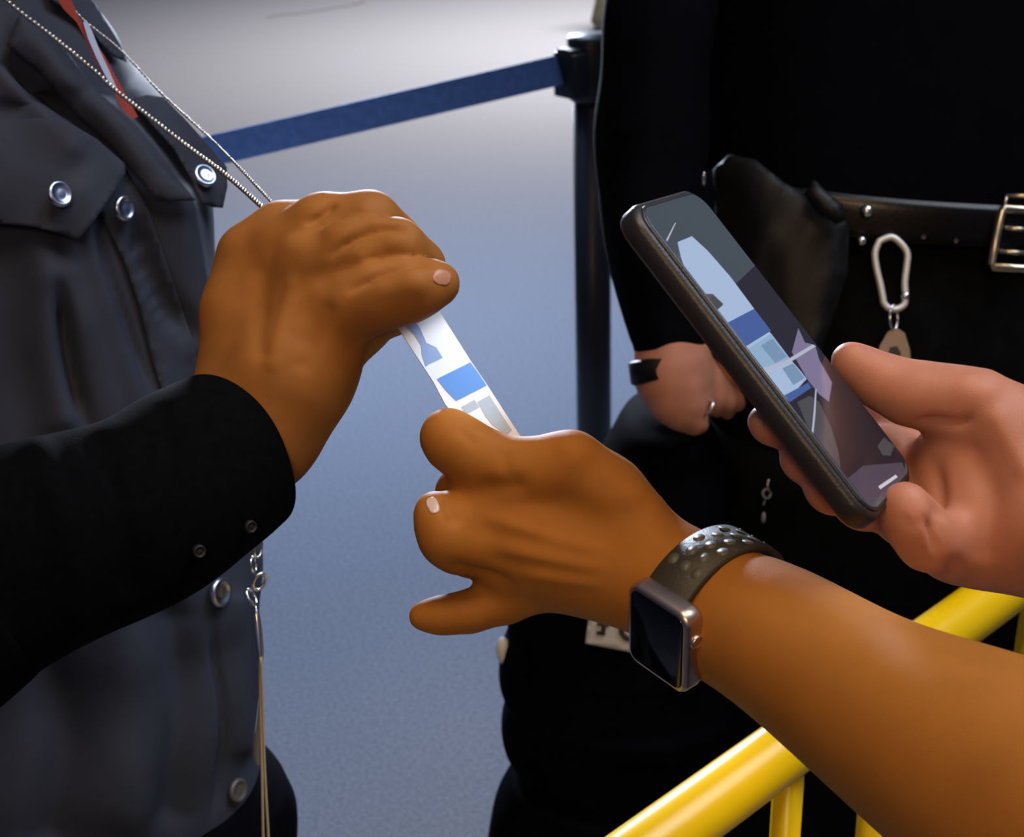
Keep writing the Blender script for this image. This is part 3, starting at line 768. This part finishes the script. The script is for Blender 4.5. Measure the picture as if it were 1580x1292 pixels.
# wrist watch
Wd = unit(RT * .63 - UP * .37 + FW * -.69); Hd = RT * .03 - UP * .86 + FW * .5
Hd = unit(Hd - Wd * (Hd @ Wd)); Nd = np.cross(Wd, Hd); Nd = Nd if Nd @ FW < 0 else -Nd
ww = empty('wrist_watch', P(1025, 975, .61), 'square silver smart watch with dark dotted band on the bare wrist', 'watch')
cw = P(1026, 979, .612)
V, Fq = rbox(cw, Wd, Hd, Nd, .0182, .0212, .0052, .0062, 8, er=.0022); mk('case', V, Fq, alu, ww)
V, Fq = rbox(cw + Nd * .0048, Wd, Hd, Nd, .0160, .0190, .0009, .0046, 8, er=.0008); mk('screen', V, Fq, glass_b, ww)
V, Fq = disc(cw + Wd * .0178 - Hd * .007, Wd, .0033, .002, 18); mk('crown', V, Fq, alu, ww)
# band: ring round the wrist
Cb = P(1098, 930, .632); 
mb = MB(); ns_ = 96; rw = .0118
Rb = .0308
ring = []
for k in range(ns_):
    a = 2 * math.pi * k / ns_
    rad = Nd * math.cos(a) * 1.16 - Hd * math.sin(a)
    r_ = Rb
    wv = rw * (1.0 if abs(math.cos(a)) < .99 else 1)
    q = [(-wv, 0), (-wv * .93, .0012), (wv * .93, .0012), (wv, 0), (wv, -.0016), (-wv, -.0016)]
    ring.append([Cb + rad * (r_ + o) + Wd * u for u, o in q])
V = [p for r in ring for p in r]; Fq = []
for k in range(ns_):
    for j in range(6):
        a, b = k * 6 + j, k * 6 + (j + 1) % 6; c, d = ((k + 1) % ns_) * 6 + (j + 1) % 6, ((k + 1) % ns_) * 6 + j; Fq.append((a, b, c, d))
mb.add(V, Fq, 0)
for k in range(18):
    a = math.radians(62 + k * 12.5)
    for u in ((-.0072, -.0001, .0070) if k % 2 == 0 else (-.0037, .0035)):
        rad = Nd * math.cos(a) * 1.16 - Hd * math.sin(a); tg = -Nd * math.sin(a) - Hd * math.cos(a)
        c = Cb + rad * (Rb + .0012) + Wd * u
        pts = [c + Wd * (.0025 * math.cos(t)) + tg * (.0030 * math.sin(t)) for t in np.linspace(0, 2 * math.pi, 13)[:-1]]
        top_ = [p + rad * .00015 for p in pts]
        mb.add(pts + top_, [tuple(range(12, 24))] + [(i, (i + 1) % 12, (i + 1) % 12 + 12, i + 12) for i in range(12)], 1)
mb.build('band', [band_m, band_h], ww)
p_, n_ = P(1147, 838, .632), UP
V, Fq = ball(p_, .0024, 12, 8); mk('band_stud', V, Fq, steel, ww)

# ------------------------------------------------------------------ phone
cp = P(1185.5, 543.5, .6068)
La = RT * 340 - UP * 458 - FW * 59.9; La = unit(La)
Wa = RT * 32.3 + UP * 163.7 + FW * 211.9; Wa = unit(Wa - La * (Wa @ La)); Na = np.cross(La, Wa); Na = Na if Na @ FW < 0 else -Na
ph = empty('smartphone', cp, 'black cased smartphone held tilted, lit screen showing the badge card', 'phone')
HL, HW, HT = .0812, .0370, .0055
V, Fq = rbox(cp, La, Wa, Na, HL, HW, HT, .0125, 10, er=.0028); mk('case', V, Fq, case_m, ph)
V, Fq = rbox(cp + Na * HT, La, Wa, Na, HL - .0028, HW - .0028, .0009, .0105, 10, er=.0006); mk('case_lip', V, Fq, case_m, ph)
tp = cp - La * (HL - .014) - Wa * (HW - .014) - Na * (HT + .0012)
V, Fq = rbox(cp - La * (HL - .022) - Wa * (HW - .020) - Na * (HT + .0006), La, Wa, Na, .016, .014, .0008, .005); mk('camera_module', V, Fq, glass_b, ph)
V, Fq = disc(tp, -Na, .003, .0006, 16); mk('torch_led', V, Fq, mat('torch_light', (.9, .9, .9), .3, emit=(.75, .86, 1), estr=12, bump=.01), ph)
td = bpy.data.lights.new('phone_torch', 'SPOT'); td.energy = 0.55; td.color = (.68, .82, 1); td.spot_size = math.radians(34); td.spot_blend = .8; td.shadow_soft_size = .003
to_ = bpy.data.objects.new('phone_torch', td); scene.collection.objects.link(to_); to_.location = Vector(tp - Na * .003)
to_.rotation_euler = (Vector(P(705, 590, .675)) - Vector(tp)).to_track_quat('-Z', 'Y').to_euler()
# the lit display, pictured areas are flat shapes of light inside the glass
def em(name, c, s=1.0): return mat(name, (.01, .01, .012), .12, emit=c, estr=s, bump=.004, scale=40)
sm = [em('screen_teal_glare', (.050, .065, .078)), em('screen_card', (.36, .47, .66)), em('screen_blue', (.052, .10, .30)), em('screen_print', (.17, .27, .42)), em('screen_mauve', (.19, .16, .27)),  # teal base puts the glare on the glass into the emission colour
      em('screen_line', (.42, .44, .55)), em('screen_grey', (.060, .058, .062)), em('screen_skin', (.10, .075, .085)), em('screen_dark', (.012, .010, .016)), em('screen_low', (.06, .05, .075)), em('screen_bar', (.55, .55, .6)), em('screen_cyan', (.25, .40, .56))]
sp0 = cp + Na * (HT + .0009)
mb = MB()
V, Fq = rbox(sp0, La, Wa, Na, HL - .0042, HW - .0042, .0004, .0095, 10, er=.0002); mb.add(V, Fq, 0)
def scr(poly, m, k):
    L = []
    for x, y in poly:
        q = on_plane(x, y, sp0, Na); L.append([(q - sp0) @ La, (q - sp0) @ Wa])
    hu, hv = HL - .0048, HW - .0048
    for ax, sg, lim in ((0, 1, hu), (0, -1, hu), (1, 1, hv), (1, -1, hv)):
        O = []
        for i in range(len(L)):
            a, b = L[i - 1], L[i]; da, db = lim - sg * a[ax], lim - sg * b[ax]
            if (da >= 0) != (db >= 0): t = da / (da - db); O.append([a[0] + (b[0] - a[0]) * t, a[1] + (b[1] - a[1]) * t])
            if db >= 0: O.append(b)
        L = O
    V = [sp0 + La * u + Wa * v + Na * (.0005 + .00004 * k) for u, v in L]
    if len(V) > 2:
        nn_ = sum((np.cross(V[i] - V[0], V[i + 1] - V[0]) for i in range(1, len(V) - 1)), np.zeros(3))
        mb.add(V, [tuple(range(len(V))) if nn_ @ Na > 0 else tuple(range(len(V)))[::-1]], m)
scr([(1102, 470), (1170, 405), (1232, 480), (1280, 560), (1320, 600), (1368, 655), (1395, 712), (1395, 740), (1340, 775), (1318, 770), (1270, 700)], 8, 1)
scr([(1030, 385), (1052, 400), (1075, 430), (1100, 455), (1115, 470), (1098, 476), (1060, 430), (1034, 398)], 7, 2)
scr([(1044, 375), (1066, 366), (1090, 388), (1125, 428), (1162, 478), (1200, 535), (1232, 572), (1243, 586), (1212, 620), (1180, 590), (1142, 548), (1116, 506), (1103, 482), (1114, 470), (1098, 455), (1080, 455), (1058, 426), (1049, 398)], 1, 3)
scr([(1096, 458), (1104, 462), (1114, 472), (1100, 484), (1090, 470)], 6, 4)
scr([(1116, 502), (1162, 478), (1188, 512), (1146, 538), (1134, 528)], 2, 4)
scr([(1150, 542), (1188, 516), (1218, 556), (1174, 578)], 11, 4)
scr([(1172, 535), (1190, 524), (1212, 552), (1194, 562)], 3, 5)
scr([(1205, 570), (1222, 562), (1240, 585), (1222, 596)], 3, 5)
scr([(1208, 612), (1245, 592), (1250, 600), (1214, 624)], 2, 5)
scr([(1220, 545), (1230, 508), (1240, 530), (1256, 534), (1262, 556), (1282, 592), (1277, 622), (1262, 610), (1246, 590), (1232, 566)], 4, 5)
scr([(1168, 572), (1210, 558), (1252, 533), (1257, 536), (1212, 564), (1170, 580)], 5, 6)
scr([(1228, 622), (1248, 612), (1262, 622), (1280, 660), (1292, 700), (1297, 742), (1280, 720), (1256, 690), (1240, 650)], 6, 5)
scr([(1256, 602), (1258, 602), (1256, 640), (1252, 680), (1249, 680), (1253, 640)], 5, 7)
scr([(1352, 690), (1362, 676), (1378, 690), (1372, 705), (1360, 704)], 6, 5)
scr([(1300, 745), (1330, 720), (1390, 715), (1398, 735), (1345, 776), (1322, 778)], 9, 4)
scr([(1353, 752), (1380, 734), (1383, 738), (1356, 757)], 10, 6)
scr([(1026, 372), (1040, 345), (1041, 346), (1028, 374)], 5, 6)
mb.build('screen', sm, ph, smooth=False)

# ------------------------------------------------------------------ officer in black behind
ob_ = P(1400, 700, 1.5); ob_[2] = 0
of = empty('person', ob_, 'person in a black uniform with leather belt and one hand resting on the black bag', 'person')
TO = [(-260, 1000, 1820, 1.42, .14), (-100, 1010, 1815, 1.42, .14), (60, 1030, 1810, 1.43, .145), (200, 1050, 1800, 1.44, .15), (290, 1058, 1792, 1.445, .15)]
V, Fq = hloft(TO, 90, 160, 2.4); N = vnormals(V, Fq); V = V + N * wob(V, .005, 14, 11)[:, None]
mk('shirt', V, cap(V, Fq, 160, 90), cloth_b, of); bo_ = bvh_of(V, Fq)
TL = [(268, 1078, 1782, 1.445, .145), (350, 1080, 1780, 1.46, .145), (450, 1082, 1790, 1.47, .15), (600, 1086, 1795, 1.49, .15), (760, 1090, 1790, 1.52, .14), (900, 1095, 1780, 1.56, .13)]
V, Fq = hloft(TL, 60, 160, 2.4); V = sculpt(V, Fq, [([(1532, 430), (1535, 560), (1530, 700)], 4, -.006), ([(1430, 420), (1450, 700)], 30, .006)])
btr = bvh_of(V, Fq)
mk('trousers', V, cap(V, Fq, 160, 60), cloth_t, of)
for sx in (1250, 1600):
    a = P(sx, 700, 1.5); b = np.array([a[0], a[1] + .02, .06])
    V, Fq = tube(spline([a + [0, 0, .05], a - [0, 0, .3], b], 16), np.linspace(.125, .085, 16), 32); mk('trouser_leg', V, Fq, cloth_t, of)
    V, Fq = rbox(np.array([b[0], b[1] - .05, .05]), np.array([0, 1., 0]), np.array([1., 0, 0]), np.array([0, 0, 1.]), .15, .055, .05, .05, er=.02); mk('boot', V, Fq, leather, of)
# sleeve
so = [(1034, 538, 1.30, 50), (1030, 500, 1.30, 60), (1012, 400, 1.30, 76), (1003, 270, 1.31, 84), (1012, 120, 1.32, 88), (1022, 0, 1.34, 92), (1040, -200, 1.38, 100)]
V, Fq = sleeve('sleeve', so, 90, 60, None, None, .003, 30, 8, lip=.04)
bsl = bvh_of(V, Fq)
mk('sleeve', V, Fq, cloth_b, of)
GO = [[
    [(1012, 470, 1.30, 44), (1034, 540, 1.30, 45), (1040, 590, 1.30, 48)],
    [(1050, 555, 1.31, 40), (1085, 590, 1.32, 30)],
    [(1030, 580, 1.30, 44), (1040, 622, 1.295, 32)],
    [(1040, 580, 1.30, 46), (1062, 620, 1.30, 30)]],
    [(1035, 618, 1.295, 30), (1052, 640, 1.295, 22), (1072, 652, 1.30, 17), (1080, 656, 1.305, 12)],
    [(1055, 600, 1.30, 28), (1082, 616, 1.31, 18), (1098, 624, 1.32, 14), (1106, 634, 1.335, 11)],
    [(1070, 600, 1.31, 26), (1098, 612, 1.32, 20), (1120, 620, 1.33, 15), (1122, 636, 1.35, 12)],
    [(1080, 590, 1.32, 26), (1108, 605, 1.33, 20), (1132, 618, 1.34, 14), (1140, 624, 1.345, 10)],
    [(1070, 560, 1.33, 26), (1110, 585, 1.36, 18), (1130, 600, 1.38, 13)],
]
V, Fq = field_mesh(GO, .0022, .009, .014, .003); V = relax(V, Fq, 2)
ho = mk('body', V, Fq, skin_p, of); boh = bvh_of(V, Fq)
rd_ = (hitpt(boh, 1091, 628, 1.30)[0] - CAM) @ FW
link(1092, 627, rd_ + .004, 7, 11, .4, 2.8, steel, ho, 'ring', -.008)
# dark wrist strap
wc = P(1030, 560, 1.30); ax_ = unit(P(1036, 600, 1.30) - P(1022, 500, 1.30)); aa, bb_, _ = frame_from(ax_)
V = []; 
for k in range(40):
    a = 2 * math.pi * k / 40; rd = aa * math.cos(a) + bb_ * math.sin(a)
    for u, r in ((-.011, .0278), (-.009, .0295), (.009, .0295), (.011, .0278)): V.append(wc + rd * r + ax_ * (u + .003) - RT * .003)
Fq = [(k * 4 + j, k * 4 + (j + 1) % 4, ((k + 1) % 40) * 4 + (j + 1) % 4, ((k + 1) % 40) * 4 + j) for k in range(40) for j in range(4)]
# belt
BT = [(238, 1052, 1800, 1.44, .158), (248, 1050, 1802, 1.44, .161), (286, 1050, 1802, 1.445, .161), (298, 1052, 1800, 1.445, .158)]
V, Fq = hloft(BT, 14, 200, 2.4)
x, y, d = proj(V); sh = (x - 1340) * .055; V = V - UP * (np.clip(sh, -5, 25) * d / F)[:, None]
bbl = bvh_of(V, Fq); belt = mk('duty_belt', V, Fq, belt_l, of)
def beltpt(px, py, lift=.004):
    p, n = hitpt(bbl, px, py, 1.30); d = (p - CAM) @ FW; return P(px, py, d - lift), d - lift
# buckle
_, bd = beltpt(1560, 365)
bk = MB()
for nodes in ([(1546, 322), (1528, 412), (1600, 416), (1614, 326)],):
    pts = [P(a, b, bd - .004) for a, b in nodes]
    C_ = []
    for i in range(4):
        a, b = pts[i], pts[(i + 1) % 4]
        C_ += [a + (b - a) * .06, a + (b - a) * .5, b - (b - a) * .06]
    V, Fq = tube(C_, .0040, 10, closed=True); bk.add(V, Fq)
V, Fq = tube([P(1550, 352, bd - .005), P(1592, 355, bd - .006)], .0022, 8); bk.add(V, Fq)
V, Fq = tube([P(1542, 388, bd - .005), P(1586, 391, bd - .006)], .0022, 8); bk.add(V, Fq)
V, Fq = tube([P(1553, 302, bd - .003), P(1620, 303, bd - .003)], .0022, 8); bk.add(V, Fq)
V, Fq = tube([P(1553, 302, bd - .003), P(1550, 322, bd - .003)], .0016, 8); bk.add(V, Fq)
bk.build('buckle', brass, belt)
for a, b, r in ((1337, 326, .0062), (1329, 372, .0045)):
    p, dd_ = beltpt(a, b, .006); V, Fq = ball(p, r, 14, 10); mk('snap', V, Fq, steel, belt)
for a, b in ((1425, 366), (1475, 372)):
    p, dd_ = beltpt(a, b, .001); V, Fq = disc(p, -FW, .0022, .0008, 14); mk('belt_hole', V, Fq, dark_m, belt)
# holster / pouch on the belt
ptop = [(1100, 262), (1125, 238), (1165, 246), (1210, 282), (1245, 300), (1262, 282), (1298, 318), (1310, 350), (1308, 420), (1290, 480), (1262, 560), (1180, 560), (1130, 470), (1105, 370)]
bb2 = bo_
hol = patch('holster', bbl if False else bo_, ptop, leather, of, .035, .03, 14, dflt=1.3, smooth_it=14, puff=.02)
patch('holster_flap', bo_, [(1240, 300), (1256, 278), (1300, 316), (1306, 340), (1290, 346), (1262, 330)], leather, hol, .062, .01, 8, dflt=1.27, smooth_it=8, puff=.008)
V, Fq = ball(P(1086, 276, 1.24), .0035, 10, 8, ax=np.diag([.6, .6, 1.8])); mk('sleeve_glint', V, Fq, steel, of)  # small steel bead modelled in place of a tiny highlight, not a fastener

# carabiner with key fob hanging from the belt
kd = (hitpt(bbl, 1375, 372, 1.29)[0] - CAM) @ FW - .012
ca = empty('carabiner_keychain', P(1375, 372, kd), 'silver carabiner and split link with tan oval fob clipped to the black belt', 'keychain')
cpn = [(1357, 372), (1350, 390), (1352, 412), (1358, 438), (1362, 458), (1364, 468), (1372, 476), (1384, 477), (1395, 470), (1397, 456), (1396, 436), (1399, 410), (1400, 392), (1392, 378), (1376, 366)]
S = spline([P(a, b, kd) for a, b in cpn + [cpn[0]]], 60)[:-1]
V, Fq = tube(S, .0030, 10, closed=True); mk('carabiner', V, Fq, clip_m, ca)
V, Fq = tube([P(1397, 452, kd), P(1396, 462, kd)], .0042, 12); mk('gate_collar', V, Fq, steel, ca)
link(1379, 490, kd - .003, 6, 19, 0, 2.2, steel, ca, 'split_link', .004)
fo = [(1370, 512), (1384, 506), (1396, 514), (1404, 540), (1406, 575), (1400, 600), (1358, 600), (1352, 570), (1357, 535)]
hole = [(1373, 536), (1384, 534), (1390, 545), (1388, 566), (1374, 566), (1370, 550)]
mbf = MB()
Vo = [P(x, y, kd - .002) for x, y in fo]; n = len(fo)
slab('fob', fo, lambda x, y: kd - .004, .006, tagm, ca)
slab('fob_opening', hole, lambda x, y: kd - .0046, .0008, dark_m, ca)

# black bag, its top just below the officer's hand
BG = [(626, 1005, 1050, 1.40, .03), (634, 985, 1075, 1.40, .05), (652, 962, 1095, 1.40, .075), (690, 938, 1110, 1.41, .08), (760, 895, 1120, 1.42, .09), (860, 835, 1125, 1.43, .09), (940, 788, 1130, 1.44, .09), (985, 784, 1130, 1.445, .09), (1000, 778, 1130, 1.45, .09), (1050, 768, 1130, 1.46, .09),
      (1075, 779, 1130, 1.46, .09), (1110, 770, 1130, 1.47, .09), (1150, 776, 1130, 1.475, .09), (1182, 796, 1130, 1.48, .09), (1200, 782, 1130, 1.48, .09), (1240, 762, 1130, 1.49, .09), (1292, 755, 1130, 1.50, .09), (1400, 752, 1130, 1.53, .09), (1700, 762, 1130, 1.60, .09)]
V, Fq = hloft(BG, 220, 150, 2.3); N = vnormals(V, Fq); V = V + N * wob(V, .003, 26, 21)[:, None]
V[:, 2] = np.maximum(V[:, 2], 0.002)
bgb = bvh_of(V, Fq)
zl = V[-150:].mean(0)
bg = empty('duffel_bag', (zl[0], zl[1], 0), 'tall black soft bag with a white lettered patch below the officer hand', 'bag')
# continue the bag to the floor
lastr = V[-150:]; down = lastr.copy(); down[:, 2] = 0.003; k0 = len(V)
V = np.vstack([V, down]); Fq = list(Fq) + [(k0 - 150 + j, k0 - 150 + (j + 1) % 150, k0 + (j + 1) % 150, k0 + j)[::-1] for j in range(150)]
Fq.append(tuple(k0 + j for j in range(150))[::-1]); Fq.append(tuple(range(150)))
mk('bag_body', V, Fq, bag_m, bg)
lp = patch('letter_patch', bgb, [(912, 925), (985, 935), (985, 1012), (970, 1006), (903, 993)], white_m, bg, .004, .001, 9, smooth_it=4)
patch('letter', bgb, [(921, 960), (941, 962), (940, 967), (935, 967), (934, 981), (920, 979), (920, 974), (927, 974), (928, 966), (921, 965)], dark_m, lp, .0055, .001, 5, smooth_it=4)
patch('letter', bgb, [(955, 960), (975, 963), (975, 968), (962, 968), (964, 978), (974, 984), (974, 991), (963, 988), (955, 978)], dark_m, lp, .0055, .001, 5, smooth_it=4)
V, Fq = ball(P(776, 1004, 1.445), .012, 16, 12, ax=np.diag([.6, .6, 1.3])); mk('zip_toggle', V, Fq, mat('white_toggle', (.75, .78, .8), .3, bump=.05), bg)
# chain hanging in front of the bag near the phone
dc = (hitpt(btr, 1190, 740, 1.3)[0] - CAM) @ FW - .012
hc = empty('hanging_chain', P(1195, 720, dc), 'short bright metal chain with small fob against black trousers just below the phone', 'chain')
link(1202, 722, dc, 3.5, 9, .5, 1.6, steel, hc, 'chain_link', .003); link(1193, 733, dc, 6, 6, 0, 1.7, steel, hc, 'chain_link', .002)
link(1188, 748, dc, 3.5, 10, .1, 1.6, steel, hc, 'chain_link', .003); link(1183, 762, dc, 6, 7, 0, 2, grey_f, hc, 'chain_link', .003)
pxtube([(1181, 768, dc, 1), (1178, 780, dc, 1)], grey_f, hc, 'cord'); 
V, Fq = ball(P(1178, 799, dc), .0032, 12, 8, ax=np.diag([.7, .7, 1.9])); mk('fob', V, Fq, mat('grey_fob', (.3, .3, .3), .4, bump=.05), hc)
V = []; 
for k in range(40):
    a = 2 * math.pi * k / 40; rd = aa * math.cos(a) + bb_ * math.sin(a)
    for u, r in ((-.011, .0290), (-.009, .0318), (.009, .0318), (.011, .0290)): V.append(wc + rd * r + ax_ * (u + .006) - RT * .004)
Fq = [(k * 4 + j, k * 4 + (j + 1) % 4, ((k + 1) % 40) * 4 + (j + 1) % 4, ((k + 1) % 40) * 4 + j) for k in range(40) for j in range(4)]
sw = mk('wrist_strap', V, Fq, leather, None); meta(sw, 'dark leather strap around the officer wrist just below the black sleeve', 'strap')
